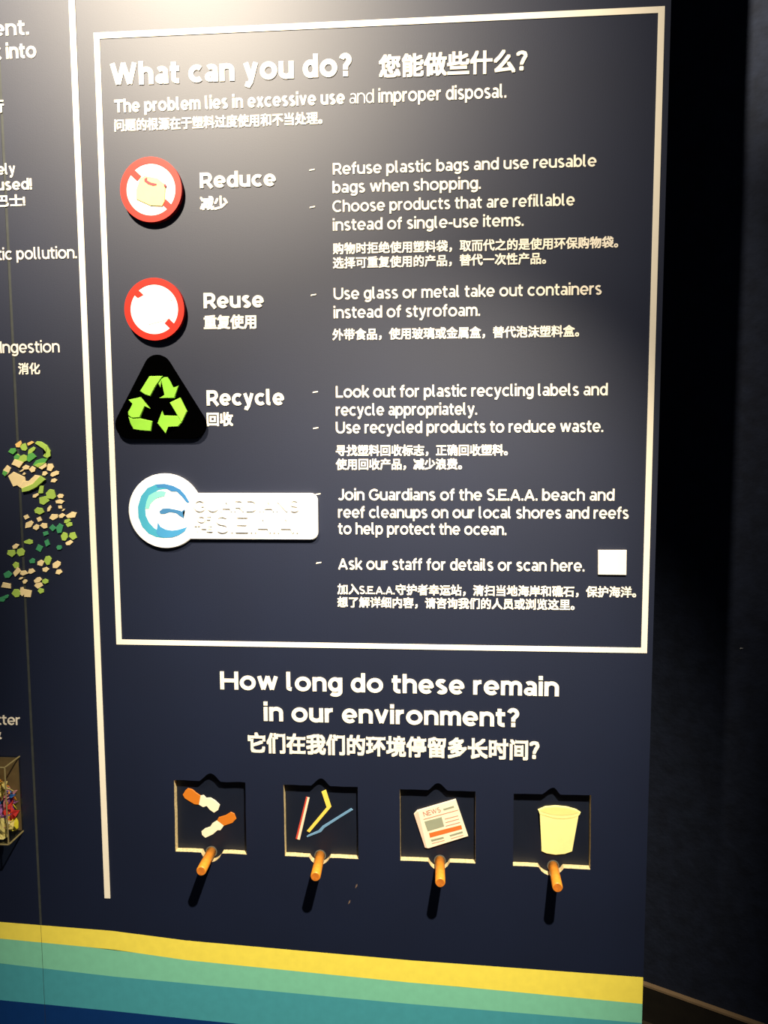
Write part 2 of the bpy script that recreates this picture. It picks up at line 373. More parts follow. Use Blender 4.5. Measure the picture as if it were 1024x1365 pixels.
def cjk(ch, b, m):
    k = (ch, b, m.name, 'c')
    if k not in GM:
        cu = bpy.data.curves.new('t', 'FONT'); cu.body = ch; cu.extrude = 0.5; cu.resolution_u = 2
        o = bpy.data.objects.new('t', cu); COL.objects.link(o); bpy.context.view_layer.update()
        me = bpy.data.meshes.new_from_object(o); bpy.data.objects.remove(o)
        V0 = [(v.co.x, -v.co.z - 0.5, v.co.y) for v in me.vertices]; F0 = [tuple(p.vertices) for p in me.polygons]
        bpy.data.meshes.remove(me)
        V, F = [], []
        for kk, (dx, dz) in enumerate(((-b, -b), (b, -b), (b, b), (-b, b)) if b > 0.02 else ((-b, 0), (b, 0), (0, b))):
            n = len(V); V += [(x + dx, y * (1 - 0.04 * kk), z + dz) for x, y, z in V0]; F += [tuple(i + n for i in f) for f in F0]
        me = bpy.data.meshes.new('letter'); me.from_pydata(V, [], F); me.materials.append(m)
        xs = [v[0] for v in V]
        GM[k] = (me, min(xs), max(xs), 1.0)
    return GM[k]
def lettering(runs, xl, yl, xr, yr, hpx, label, depth=0.0008, m=CREAM, dashes=(), root=None, name='lettering', y0=0.0, cj=0.024, track=0.055):
    """runs: text, or list of (text, weight); (xl,yl)-(xr,yr) ends of the base line in the photograph, hpx capital height"""
    if isinstance(runs, str): runs = [(runs, 0.085)]
    A, B = P(xl, yl, y0), P(xr, yr, y0); z = (A.z + B.z) / 2; xm, ym = (xl + xr) / 2, (yl + yr) / 2
    H = P(xm, ym - hpx, y0).z - P(xm, ym, y0).z
    iscj = lambda c: ord(c) > 0x2e7f
    anycj = any(iscj(c) for t, _ in runs for c in t)
    em = H / 0.90 if anycj else H / CP
    x = 0.0; out = []; lo = None; hi = 0
    for t, wt in runs:
        for c in t:
            if c == ' ': x += 0.25; continue
            if iscj(c): g = cjk(c, cj, m); k = 1.0; st = 0.03; zz = 0.06
            else:
                g = latin(c, wt, m); k = 0.98 if anycj else 1.0; st = track; zz = 0.02 if anycj else 0
            gx = x
            out.append((g[0], gx, k, zz)); lo = gx + g[1] * k if lo is None else lo; hi = gx + g[2] * k
            x += g[3] * k + (0 if iscj(c) else st)
            if c == '，': x -= 0.0
    sx = (B.x - A.x) / (hi - lo)
    own = root is None
    if own: root = thing(name, ((A.x + B.x) / 2, y0, z), label, 'lettering')
    rp = wpos(root)
    for me, gx, k, zz in out:
        o = bpy.data.objects.new('letter', me); COL.objects.link(o); o.parent = root
        o.location = Vector((A.x + (gx - lo) * sx, y0, z + zz * em)) - rp
        o.scale = (sx * k, depth, em * k)
    for (dx, dy) in dashes:
        c = P(dx, dy, y0)
        o = prism('dash', [(c.x - 0.0037, c.z - 0.0010), (c.x + 0.0034, c.z + 0.0002), (c.x + 0.0036, c.z + 0.0016), (c.x - 0.0030, c.z + 0.0007)], y0, y0 - depth, m, root)
    return root
HB, MB, BB = 0.150, 0.128, 0.105
lettering([('What can you do?', 0.165)], 148, 113, 469, 103.5, 30, 'large bold cream heading "What can you do?" at the top', 0.0011)
lettering('您能做些什么？', 505, 101.5, 703, 97, 29, 'cream Chinese heading right of "What can you do?"', 0.0011, cj=0.03)
lettering([('The problem lies in excessive use', 0.15), (' and ', 0.075), ('improper disposal.', 0.12)], 153, 149, 675, 132, 17.5, 'cream line "The problem lies in excessive use and improper disposal."')
lettering('问题的根源在于塑料过度使用和不当处理。', 153, 174, 430, 166, 15.5, 'small Chinese line under "The problem lies in excessive use"', cj=0.028)
lettering([('Reduce', 0.155)], 267, 250.5, 368, 248.5, 20.5, 'bold cream word "Reduce"', 0.0011)
lettering('减少', 267, 280, 304, 278, 17, 'two Chinese characters under "Reduce"', cj=0.035)
lettering([('Reuse', 0.155)], 272, 411, 352, 410, 20.5, 'bold cream word "Reuse"', 0.0011)
lettering('重复使用', 272, 438, 342, 437.5, 17.5, 'four Chinese characters under "Reuse"', cj=0.035)
lettering([('Recycle', 0.155)], 276, 540, 379, 540.5, 20.5, 'bold cream word "Recycle"', 0.0011)
lettering('回收', 276, 567, 311, 567, 17, 'two Chinese characters under "Recycle"', cj=0.035)
q = 0.118
lettering([('Refuse plastic bags and use reusable', q)], 444, 233, 795, 222, 15.5, 'cream line "Refuse plastic bags and use reusable"', dashes=[(416, 227)])
lettering([('bags when shopping.', q)], 443.5, 257, 641, 252.5, 15.5, 'cream line "bags when shopping."')
lettering([('Choose products that are refillable', q)], 443.5, 283, 766, 274, 15.5, 'cream line "Choose products that are refillable"', dashes=[(416.5, 276.5)])
lettering([('instead of single-use items.', q)], 444, 307, 698, 302, 15.5, 'cream line "instead of single-use items."')
lettering('购物时拒绝使用塑料袋，取而代之的是使用环保购物袋。', 444, 338, 824, 330.5, 14.5, 'long Chinese line below "instead of single-use items."')
lettering('选择可重复使用的产品，替代一次性产品。', 444, 357, 728, 352, 14.5, 'Chinese line second below "instead of single-use items."')
lettering([('Use glass or metal take out containers', q)], 445, 400, 802, 392, 15.5, 'cream line "Use glass or metal take out containers"', dashes=[(418, 393.5)])
lettering([('instead of styrofoam.', q)], 445, 424, 640, 421.5, 15.5, 'cream line "instead of styrofoam."')
lettering('外带食品，使用玻璃或金属盒，替代泡沫塑料盒。', 443.5, 453, 772, 448.5, 14.5, 'Chinese line below "instead of styrofoam."')
lettering([('Look out for plastic recycling labels and', q)], 448, 530.5, 810, 526.5, 15.5, 'cream line "Look out for plastic recycling labels and"', dashes=[(420.5, 523)])
lettering([('recycle appropriately.', q)], 448, 554, 636, 553, 15.5, 'cream line "recycle appropriately."')
lettering([('Use recycled products to reduce waste.', q)], 448, 578, 804, 575.5, 15.5, 'cream line "Use recycled products to reduce waste."', dashes=[(421, 571)])
lettering('寻找塑料回收标志，正确回收塑料。', 448, 607.5, 677, 606.5, 14, 'Chinese line below "Use recycled products to reduce waste."')
lettering('使用回收产品，减少浪费。', 448, 626, 616, 625, 14, 'short Chinese line second below "Use recycled products to reduce waste."')
lettering([('Join Guardians of the S.E.A.A. beach and', q)], 451, 666.5, 819, 667.5, 15, 'cream line just above "reef cleanups", with dotted capitals in it', dashes=[(424, 659)])
lettering([('reef cleanups on our local shores and reefs', q)], 451, 689.5, 838, 692, 15, 'cream line "reef cleanups on our local shores and reefs"')
lettering([('to help protect the ocean.', q)], 451, 711.5, 675, 713.5, 15, 'cream line "to help protect the ocean."')
lettering([('Ask our staff for details or scan here.', q)], 451, 758.5, 779, 762, 15, 'cream line "Ask our staff for details or scan here."', dashes=[(425, 750.5)])
lettering([('加入', q), ('S.E.A.A.', 0.12), ('守护者幸运站，清扫当地海岸和礁石，保护海洋。', q)], 450, 791, 848, 796.5, 13.5, 'long Chinese line with Latin capitals below "Ask our staff"')
lettering('想了解详细内容，请咨询我们的人员或浏览这里。', 450, 809, 766, 812.5, 13.5, 'lowest Chinese line inside the cream border')
lettering([('How long do these remain', 0.142)], 294, 918, 745, 928.5, 24, 'large cream heading line "How long do these remain"', 0.0011)
lettering([('in our environment?', 0.142)], 352, 961.5, 692, 968, 24, 'large cream heading line "in our environment?"', 0.0011)
lettering('它们在我们的环境停留多长时间？', 331, 1003, 719, 1011, 25, 'large Chinese heading line just above the four cut-outs', 0.0011, cj=0.032)
# left panel, cropped by the frame
lettering([('ent.', 0.125)], -9, 48, 39, 47, 20, 'cropped cream word ending "ent." at the top left')
lettering([('k into', 0.14)], -9, 78.5, 49, 78, 20, 'cropped cream words ending "into" at the top left')
lettering('行', -12, 150, 6, 150, 17, 'cropped Chinese character at the left edge under "into"')
lettering([('ely', 0.13)], -3, 233, 21, 232.5, 14.5, 'cropped cream word ending in "ly" at the left edge')
lettering([('used!', 0.13)], -4, 253.5, 43, 253, 14.5, 'cropped cream word ending in an exclamation mark')
lettering([('巴士', .1), ('!', .14)], -4, 275, 34, 275, 15, 'cropped Chinese line with exclamation mark at the left edge', cj=0.03)
lettering([('tic pollution.', 0.11)], -3, 346, 103, 345, 15.5, 'cropped cream line ending "pollution." at the left edge')
lettering([('Ingestion', 0.105)], 1, 470.5, 80, 470, 15.5, 'cream word "Ingestion" at the left edge')
lettering('消化', 25, 498.5, 54, 498.5, 14.5, 'two Chinese characters under "Ingestion"')
lettering([('tter', 0.1)], -4, 966, 27, 966, 13, 'cropped cream word ending "tter" at the left edge')
lettering('圾', -12, 984.5, 2.5, 984.5, 13, 'cropped Chinese character under the word ending "tter"')

# blank plate where the code square is (code itself left out)
cp = prism('scan_plate', pxs([(797, 733), (835, 733), (834.5, 766), (797, 765.5)]), 0.0, -0.003, CREAM, None, 0.0004)
tag(cp, 'small blank cream square plate right of "scan here."', 'plate')

# ------------------------------------------------------------------ round prohibition signs
def circ(c, r, n=48, a0=0, a1=360, rz=None):
    rz = rz or r
    return [(c[0] + r * math.cos(R(a0 + (a1 - a0) * i / n)), c[1] + rz * math.sin(R(a0 + (a1 - a0) * i / n))) for i in range(n if a1 - a0 == 360 else n + 1)]
def ringmesh(name, c, ro, ri, yb, yf, m, parent, n=64):
    v, f = [], []
    for i in range(n):
        a = 2 * math.pi * i / n
        for r, y in ((ro, yb), (ro, yf), (ri, yf), (ri, yb)): v.append((c[0] + r * math.cos(a), y, c[1] + r * math.sin(a)))
    for i in range(n):
        j = (i + 1) % n
        for k in range(4): f.append((4 * i + k, 4 * i + (k + 1) % 4, 4 * j + (k + 1) % 4, 4 * j + k))
    return link(name, v, f, m, parent)
TH = 0.0075
REDS = mat('red_sign_edge', (190, 24, 30), 0.5, 0.4, 0.03, 50)
def nosign(px0, px1, py0, py1, label):
    c = P((px0 + px1) / 2, (py0 + py1) / 2, -TH); r = (P(px1, (py0 + py1) / 2, -TH).x - P(px0, (py0 + py1) / 2, -TH).x) / 4 + (P(px0, py0, -TH).z - P(px0, py1, -TH).z) / 4
    root = thing('prohibition_sign', (c.x, 0, c.z), label, 'sign')
    cc = (c.x, c.z)
    prism('disc', circ(cc, r, 64), 0.0, -TH, WHITE, root, 0.0004, REDS)
    ringmesh('red_ring', cc, r, r * 0.795, -TH, -TH - 0.0006, RED, root)
    for sgn, ln in ((1, 0.40), (-1, 0.33)):
        a = math.pi * 0.76 if sgn == 1 else math.pi * (-0.24)
        u = Vector((math.cos(a), math.sin(a))); v = Vector((-u.y, u.x)); c2 = Vector(cc)
        hw = 0.0042
        pts = [c2 + u * r * 0.82 + v * hw, c2 + u * r * 0.82 - v * hw, c2 + u * r * (0.82 - ln * .8) - v * hw, c2 + u * r * (0.82 - ln * .8) + v * hw]
        prism('slash', [tuple(p) for p in pts], -TH, -TH - 0.00055, RED, root)
    return root, cc, r
sg1, c1, r1 = nosign(160, 242.5, 209.5, 296, 'round red and white prohibition sign with a plastic bag, beside "Reduce"')
yb = -TH; s_ = 1024 / 110
bag = prism('bag', pxs([(345, 400), (400, 370), (560, 400), (660, 480), (650, 690), (620, 745), (480, 740), (300, 660), (300, 540)], yb, 150, 195, s_), yb, yb - 0.0014, flatmat((248, 226, 140), 'pale_yellow_bag'), sg1, 0.0004); bag['label'] = 'pale yellow bag picture'
h_ = prism('bag_handle', pxs([(395, 405), (430, 385), (432, 425), (480, 450), (548, 465), (545, 485), (500, 490), (440, 470), (395, 435)], yb - .0014, 150, 195, s_), yb - .0014, yb - .0019, flatmat((200, 60, 70), 'pink_red_print'), bag); h_['label'] = 'pink-red handle'
h2 = prism('bag_handle', pxs([(638, 470), (665, 470), (665, 500), (640, 505)], yb - .0014, 150, 195, s_), yb - .0014, yb - .0019, MATS['pink_red_print'], bag)
sg2, c2_, r2 = nosign(165.5, 246, 371, 453.5, 'round red and white prohibition sign with a white container, beside "Reuse"')
ct = prism('container', pxs([(182, 401), (214, 391), (229, 402), (231, 424), (198, 433), (183, 424)], yb), yb, yb - 0.0004, WHITE, sg2, 0.0002)
prism('container_lid', pxs([(180, 400), (196, 391), (217, 388), (230, 400), (214, 402), (200, 407)], yb - .0004), yb - .0004, yb - .0006, WHITE, sg2)

# ------------------------------------------------------------------ recycling triangle
TT = 0.007
def rounded(poly, rad, n=8):
    out = []; m = len(poly)
    for i in range(m):
        a, b, c = Vector(poly[i - 1]), Vector(poly[i]), Vector(poly[(i + 1) % m])
        r_ = rad[i] if isinstance(rad, (list, tuple)) else rad
        u, v = (a - b).normalized(), (c - b).normalized(); ang = u.angle(v); t_ = r_ / math.tan(ang / 2)
        p, q_ = b + u * t_, b + v * t_; cen = b + (u + v).normalized() * (r_ / math.sin(ang / 2))
        a0 = math.atan2(p.y - cen.y, p.x - cen.x); a1 = math.atan2(q_.y - cen.y, q_.x - cen.x)
        da = (a1 - a0 + math.pi) % (2 * math.pi) - math.pi
        for k in range(n + 1):
            x = a0 + da * k / n; out.append((cen.x + r_ * math.cos(x), cen.y + r_ * math.sin(x)))
    return out
tri = pxs([(207.5, 455), (289, 585), (141, 585)], -TT)
tc_ = P(214, 545, -TT)
rs = thing('recycling_sign', (tc_.x, 0, tc_.z), 'black rounded triangle with three lime green recycling arrows, beside "Recycle"', 'sign')
prism('triangle', rounded(tri, [0.018, 0.019, 0.019]), 0.0, -TT, BLACK, rs, 0.0006)
zo = (140, 470, 3.413)
AR = [
    ([(162, 176), (205, 108), (266, 107), (246, 138), (228, 165), (210, 200), (186, 193)],
     [(244, 142), (256, 122), (270, 112), (286, 112), (298, 130), (313, 160), (338, 150), (318, 208), (247, 208), (270, 192), (256, 165)]),
    ([(297, 228), (322, 216), (345, 205), (376, 268), (352, 318), (334, 290)],
     [(334, 288), (350, 320), (334, 338), (292, 340), (279, 370), (240, 322), (262, 264), (270, 286)]),
    ([(110, 215), (165, 203), (208, 255), (184, 246), (162, 296), (126, 299), (109, 286), (108, 268), (126, 234)],
     [(108, 292), (126, 300), (160, 299), (218, 312), (211, 358), (165, 356), (132, 350), (118, 325)]),
]
for a, b in AR:
    o = prism('arrow', pxs(a, -TT, *zo), -TT, -TT - 0.0030, GREEN, rs, 0.0010)
    prism('arrow_fold', pxs(b, -TT, *zo), -TT, -TT - 0.0022, GREEND, o, 0.0010)

# ------------------------------------------------------------------ white logo sign
TG = 0.0055
gz = (150, 620, 3.531)
cen = P(220, 681.5, -TG); rr = (P(269, 681, -TG).x - P(171, 681, -TG).x) / 2
zt = P(330, 657.5, -TG).z; zb = P(330, 719.5, -TG).z; xe = P(423.5, 690, -TG).x
gs = thing('logo_sign', (cen.x + 0.06, 0, cen.z), 'white keyhole-shaped plaque with a blue wave emblem on its round end', 'sign')
a_t = math.degrees(math.asin((zt - cen.z) / rr)); a_b = math.degrees(math.asin((zb - cen.z) / rr))
outl = circ((cen.x, cen.z), rr, 60, a_t, 360 + a_b)
rc = 0.010
outl += [(xe - rc + rc * math.cos(R(a)), zb + rc + rc * math.sin(R(a))) for a in range(-90, 1, 15)]
outl += [(xe - rc + rc * math.cos(R(a)), zt - rc + rc * math.sin(R(a))) for a in range(0, 91, 15)]
prism('plaque', outl, 0.0, -TG, WHITE, gs, 0.0012)
def g(name, pts, rgb, nm, lift=0.0003):
    return prism(name, pxs(pts, -TG, *gz), -TG, -TG - lift, flatmat(rgb, nm), gs)
def strip(name, outer, inner, rgb, nm, lift=0.0003):
    a, b = pxs(outer, -TG, *gz), pxs(inner, -TG, *gz); n = len(a); v = []
    for y in (-TG, -TG - lift): v += [(p[0], y, p[1]) for p in a] + [(p[0], y, p[1]) for p in b]
    f = []
    for i_ in range(n - 1):
        for o_, in ((0,), (2 * n,)): f.append((o_ + i_, o_ + i_ + 1, o_ + n + i_ + 1, o_ + n + i_))
        f.append((i_, i_ + 1, 2 * n + i_ + 1, 2 * n + i_)); f.append((n + i_, n + i_ + 1, 3 * n + i_ + 1, 3 * n + i_))
    f += [(0, n, 3 * n, 2 * n), (n - 1, 2 * n - 1, 4 * n - 1, 3 * n - 1)]
    return link(name, v, f, flatmat(rgb, nm), gs)
wv = strip('wave_ring', [(285, 97), (245, 88), (205, 90), (165, 108), (135, 145), (120, 195), (122, 245), (140, 290), (170, 322), (205, 338), (245, 344)],
      [(284, 114), (248, 112), (218, 116), (190, 134), (167, 162), (154, 198), (157, 238), (172, 270), (196, 296), (218, 310), (246, 320)], (66, 158, 188), 'wave_blue')
wv['label'] = 'blue curling wave ring'
strip('wave_crest', [(154, 205), (160, 172), (172, 142), (200, 126), (230, 120), (252, 126)], [(172, 205), (178, 184), (192, 168), (208, 156), (228, 150), (245, 146)], (130, 208, 200), 'wave_aqua', 0.0004)
strip('wave_crest', [(205, 90), (245, 88), (285, 97), (318, 114), (342, 140), (362, 174)], [(212, 106), (248, 106), (278, 124), (302, 124), (326, 146), (352, 178)], (60, 126, 184), 'wave_deep', 0.0005)
strip('wave_foot', [(214, 270), (226, 290), (250, 303), (280, 308), (310, 304), (352, 291)], [(207, 318), (222, 336), (250, 342), (282, 340), (312, 330), (340, 312)], (66, 144, 194), 'wave_mid', 0.0005)
g('fish', [(221, 218), (236, 205), (262, 203), (290, 208), (318, 214), (326, 218), (338, 208), (342, 214), (331, 224), (336, 250), (318, 240), (300, 226), (270, 221), (245, 230), (226, 230)], (64, 122, 172), 'fish_blue', 0.0004)
kw = dict(depth=0.0020, m=WHITE, root=gs, y0=-TG)
lettering([('GUARDIANS', 0.07)], 259, 681, 399, 682, 15, None, track=0.12, **kw)
lettering([('S.E.A.A.', 0.07)], 289, 709.5, 398, 710, 22, None, track=0.10, **kw)
lettering([('OF', 0.06)], 264, 696, 282, 696, 8, None, **kw)
lettering([('THE', 0.06)], 260, 708.5, 284, 708.5, 8, None, **kw)

# ------------------------------------------------------------------ flip doors with wooden pegs
def cyl(name, a, b, r, m, me_, parent, n=28, bev=0.0012):
    a, b = Vector(a), Vector(b); ax = (b - a).normalized(); ref = Vector((0, 0, 1)); u = ax.cross(ref).normalized(); v = ax.cross(u)
    rings = [(a, r), (b - ax * bev, r), (b, r - bev)]
    V = []; F = []; FM = []
    for c, q_ in rings:
        for i in range(n):
            t_ = 2 * math.pi * i / n; V.append(c + (u * math.cos(t_) + v * math.sin(t_)) * q_)
    for k in range(2):
        for i in range(n):
            j = (i + 1) % n; F.append((k * n + i, k * n + j, (k + 1) * n + j, (k + 1) * n + i)); FM.append(0)
    F.append(tuple(range(n))[::-1]); FM.append(0); F.append(tuple(range(2 * n, 3 * n))); FM.append(1)
    o = link(name, V, F, [m, me_], parent, FM)
    for p in o.data.polygons:
        if len(p.vertices) == 4: p.use_smooth = True
    return o
def inset(pts, dlt):
    n = len(pts); area = sum(pts[i][0] * pts[(i + 1) % n][1] - pts[(i + 1) % n][0] * pts[i][1] for i in range(n)); sg = 1 if area > 0 else -1
    out = []
    for i in range(n):
        a, b, c = Vector(pts[i - 1]), Vector(pts[i]), Vector(pts[(i + 1) % n]); d1 = (b - a).normalized(); d2 = (c - b).normalized()
        nn = Vector((-d1.y - d2.y, d1.x + d2.x)) * sg; out.append(tuple(b + nn.normalized() * dlt))
    return out
FY = 0.0095
DOORN = mat('navy_door', (15, 22, 38), 0.5, 0.4, 0.08, 30, 0.1, 900)
CLEAR = mat('peg_washer', (96, 98, 90), 0.35, 0.6, 0.1, 90)
PEG = [((282, 1135), (268, 1161.5)), ((427, 1140), (420.5, 1169)), ((586.5, 1147), (587, 1177)), ((737.5, 1154), (743.5, 1183.5))]
LBL = ['navy flip door with two cigarette butts pictured and a wooden peg', 'navy flip door with three drinking straws pictured and a wooden peg',
       'navy flip door with a newspaper pictured and a wooden peg', 'navy flip door with a cream cup pictured and a wooden peg']
doors = []
for h, (pb, pt), lb in zip(HOLES, PEG, LBL):
    w_ = h['w']; cx = sum(p[0] for p in w_) / len(w_); cz = sum(p[1] for p in w_) / len(w_)
    dr = thing('flip_door', (cx, FY, cz), lb, 'door flap', 'flip doors under the question heading')
    prism('plate', inset(w_, 0.0007), 0.0155, FY, DOORN, dr, 0.0003)
    b0 = P(pb[0], pb[1], FY); t0 = P(pt[0], pt[1], -0.046)
    ringmesh('washer', (b0.x, b0.z), 0.0082, 0.0069, FY, FY - 0.0006, CLEAR, dr, 32)
    pg = cyl('peg', b0, t0, 0.0068, WOOD, WOODE, dr)
    doors.append(dr)
def pic(dr, name, pts, o, rgb, nm, th=0.0012, base=FY, bev=0.0003, parent=None, label=None):
    ob = prism(name, pxs(pts, base - th, o[0], o[1], 6.5), base, base - th, flatmat(rgb, nm), parent or dr, bev)
    if label: ob['label'] = label
    return ob
O1, O2, O3, O4 = (210, 1010), (360, 1020), (510, 1030), (670, 1030)
CW, CO = (246, 236, 205), (206, 118, 34)
b1 = pic(doors[0], 'cigarette_butt', [(358, 408), (372, 330), (400, 325), (420, 350), (460, 348), (500, 372), (540, 410), (525, 455), (490, 478), (455, 455), (425, 420), (395, 430)], O1, CW, 'butt_paper')
pic(doors[0], 'filter', [(218, 322), (240, 285), (262, 266), (300, 275), (335, 305), (373, 330), (358, 408), (320, 405), (270, 375), (235, 352)], O1, CO, 'butt_filter', parent=b1, label='orange-brown filter end')
b2 = pic(doors[0], 'cigarette_butt', [(515, 545), (575, 590), (545, 630), (520, 630), (480, 665), (415, 695), (385, 670), (380, 640), (410, 615), (455, 600), (475, 570)], O1, CW, 'butt_paper')
pic(doors[0], 'filter', [(515, 545), (530, 518), (590, 500), (635, 472), (665, 485), (682, 530), (650, 565), (575, 591)], O1, CO, 'butt_filter', parent=b2, label='orange-brown filter end')
s1 = pic(doors[1], 'straw', [(235, 643), (258, 648), (342, 285), (324, 279)], O2, (244, 216, 186), 'pale_straw', label='pale pink straw')
pic(doors[1], 'straw_stripe', [(221, 638), (236, 643), (325, 279), (312, 276)], O2, (196, 70, 56), 'red_straw', parent=s1, label='red edge of the straw')
pic(doors[1], 'straw', [(446, 232), (484, 214), (531, 362), (343, 584), (319, 571), (490, 367)], O2, (240, 208, 90), 'yellow_straw', label='bent yellow straw')
pic(doors[1], 'straw', [(703, 374), (719, 388), (600, 462), (472, 545), (443, 580), (322, 626), (316, 618), (330, 606), (418, 568), (452, 530), (590, 444)], O2, (106, 148, 184), 'blue_straw', label='kinked blue straw')
nb = pic(doors[2], 'newspaper', [(273, 358), (300, 330), (635, 232), (742, 550), (400, 656), (368, 650)], O3, (250, 232, 204), 'newsprint', 0.0025)
NB = FY - 0.0025
def nw(name, pts, rgb, nm, label=None): return pic(doors[2], name, pts, O3, rgb, nm, 0.0003, NB, 0, nb, label)
nw('folded_edge', [(274, 362), (300, 336), (312, 340), (385, 652), (368, 648)], (226, 196, 176), 'newsprint_edge')
nw('picture_block', [(363, 424), (512, 384), (535, 465), (392, 508)], (150, 156, 134), 'print_grey')
nw('headline_block', [(404, 524), (682, 454), (690, 488), (412, 563)], (232, 112, 52), 'print_orange')
for pts in ([(526, 314), (615, 287), (622, 301), (532, 328)], [(419, 581), (528, 555), (533, 569), (427, 597)], [(580, 541), (692, 507), (697, 521), (588, 553)]):
    nw('text_bar', pts, (150, 156, 134), 'print_grey')
for pts in ([(355, 403), (655, 321), (656, 326), (357, 408)], [(540, 400), (655, 371), (656, 376), (541, 405)], [(545, 431), (662, 399), (663, 404), (546, 436)],
            [(548, 461), (672, 428), (673, 433), (549, 466)], [(428, 612), (538, 584), (539, 588), (429, 616)], [(592, 570), (700, 540), (701, 544), (593, 574)]):
    nw('text_line', pts, (196, 130, 110), 'print_brown')
# NEWS headline, tilted with the sheet
NP = flatmat((176, 104, 92), 'print_news')
pA = P(510 + 362 / 6.5, 1030 + 380 / 6.5, NB); pB = P(510 + 508 / 6.5, 1030 + 338 / 6.5, NB); ang = math.atan2(pB.z - pA.z, pB.x - pA.x); wd = (pB - pA).length
gl = [latin(c, 0.085, NP) for c in 'NEWS']; tot = sum(q_[3] for q_ in gl) + 0.09 * 3; sc = wd / tot; xx = 0
for q_ in gl:
    o = bpy.data.objects.new('letter', q_[0]); COL.objects.link(o); o.parent = nb
    loc = pA + Vector((math.cos(ang), 0, math.sin(ang))) * xx * sc
    o.location = loc - wpos(nb); o.rotation_euler = (0, -ang, 0); o.scale = (sc, 0.0003, 0.0068 / CP); xx += q_[3] + 0.09
cup = pic(doors[3], 'cup', [(308, 322), (314, 350), (322, 360), (338, 680), (380, 700), (460, 712), (540, 705), (604, 682), (660, 372), (670, 366), (678, 345), (640, 320), (560, 297), (460, 287), (370, 295)], O4, (248, 234, 158), 'cup_cream', 0.002)
pic(doors[3], 'cup_mouth', [(322, 328), (370, 306), (460, 299), (560, 308), (635, 330), (664, 346), (610, 362), (520, 370), (430, 364), (360, 346)], O4, (238, 222, 140), 'cup_inner', 0.0003, FY - 0.002, 0, cup)
pic(doors[3], 'cup_rim_line', [(322, 356), (380, 378), (450, 396), (530, 402), (600, 392), (662, 370), (600, 386), (530, 396), (450, 389), (380, 371)], O4, (226, 208, 130), 'cup_line', 0.0003, FY - 0.002, 0, cup)

# ------------------------------------------------------------------ swirl of plastic chips on the left panel
sw = thing('chip_swirl', tuple(P(45, 690)), 'swirl of small green and cream plastic chips below "Ingestion"', 'wall relief')
G1, G2, G3, C1, C2 = flatmat((172, 206, 92), 'chip_lime'), flatmat((92, 172, 84), 'chip_green'), flatmat((66, 152, 104), 'chip_sea'), flatmat((248, 226, 172), 'chip_cream'), flatmat((244, 200, 120), 'chip_amber')
def chip(pts, m, o=(0, 570), s=12.41, th=0.0012):
    prism('chip', pxs(pts, 0, o[0], o[1], s), 0.0, -th * random.uniform(0.8, 1.5), m, sw, 0.0003)
chip([(255, 275), (350, 210), (365, 260), (330, 330), (275, 325)], C2)
chip([(335, 320), (375, 270), (430, 255), (460, 350), (430, 385), (370, 375)], G1)
chip([(455, 260), (530, 222), (572, 245), (500, 292), (470, 300)], C2)
chip([(142, 400), (185, 345), (265, 340), (280, 390), (225, 445)], G2)
chip([(590, 260), (625, 225), (690, 232), (790, 295), (845, 390), (850, 470), (800, 505), (755, 490), (725, 465), (775, 410), (735, 355), (660, 305)], G1, th=0.0018)
chip([(470, 410), (480, 365), (560, 315), (598, 340), (580, 375), (530, 420), (470, 440)], G1)
chip([(470, 440), (545, 415), (612, 480), (560, 520), (490, 570), (445, 540)], G2)
chip([(250, 470), (300, 430), (345, 470), (400, 445), (455, 470), (455, 545), (400, 570), (330, 560), (245, 520)], G1)
chip([(240, 480), (280, 440), (345, 465), (320, 520), (245, 520)], G2, th=0.0022)
chip([(200, 610), (250, 520), (400, 572), (330, 668), (260, 630)], C1, th=0.0016)
chip([(550, 620), (600, 545), (700, 508), (800, 515), (760, 575), (650, 660)], G2)
chip([(580, 625), (640, 590), (770, 575), (720, 620), (640, 660)], G1, th=0.002)
chip([(640, 655), (770, 585), (785, 640), (705, 695)], C1, th=0.0017)
chip([(45, 760), (60, 700), (125, 620), (190, 670), (160, 740), (95, 808)], C1)
chip([(45, 765), (65, 705), (140, 740), (95, 808)], G2, th=0.002)
chip([(375, 655), (430, 615), (495, 640), (480, 690), (400, 695)], C1)
chip([(325, 725), (385, 685), (400, 705), (350, 735)], C1)
chip([(485, 690), (540, 635), (600, 670), (585, 725), (530, 745)], C1)
chip([(375, 775), (405, 740), (432, 760), (415, 785)], C1)
chip([(140, 800), (230, 730), (420, 820), (430, 880), (330, 985), (290, 955), (225, 975)], C1)
chip([(400, 880), (480, 885), (590, 782), (685, 800), (560, 940), (380, 1010), (330, 985)], C1, th=0.0018)
chip([(375, 1005), (560, 930), (685, 797), (765, 860), (620, 985), (500, 1045), (385, 1065)], G1, th=0.0024)
Z = (0, 560)
def ch2(l, m):
    for cx, cy, wx, wy, a in l:
        pts = []; n = random.choice((4, 5, 5, 6))
        off = random.uniform(0, 360)
        for i in range(n):
            t_ = R(off + 360 * i / n + random.uniform(-14, 14)); x, y = wx / 2 * math.cos(t_) * 1.08, wy / 2 * math.sin(t_) * 1.08
            pts.append((cx + x * math.cos(R(a)) - y * math.sin(R(a)), cy + x * math.sin(R(a)) + y * math.cos(R(a))))
        chip(pts, m, Z, 5.057)
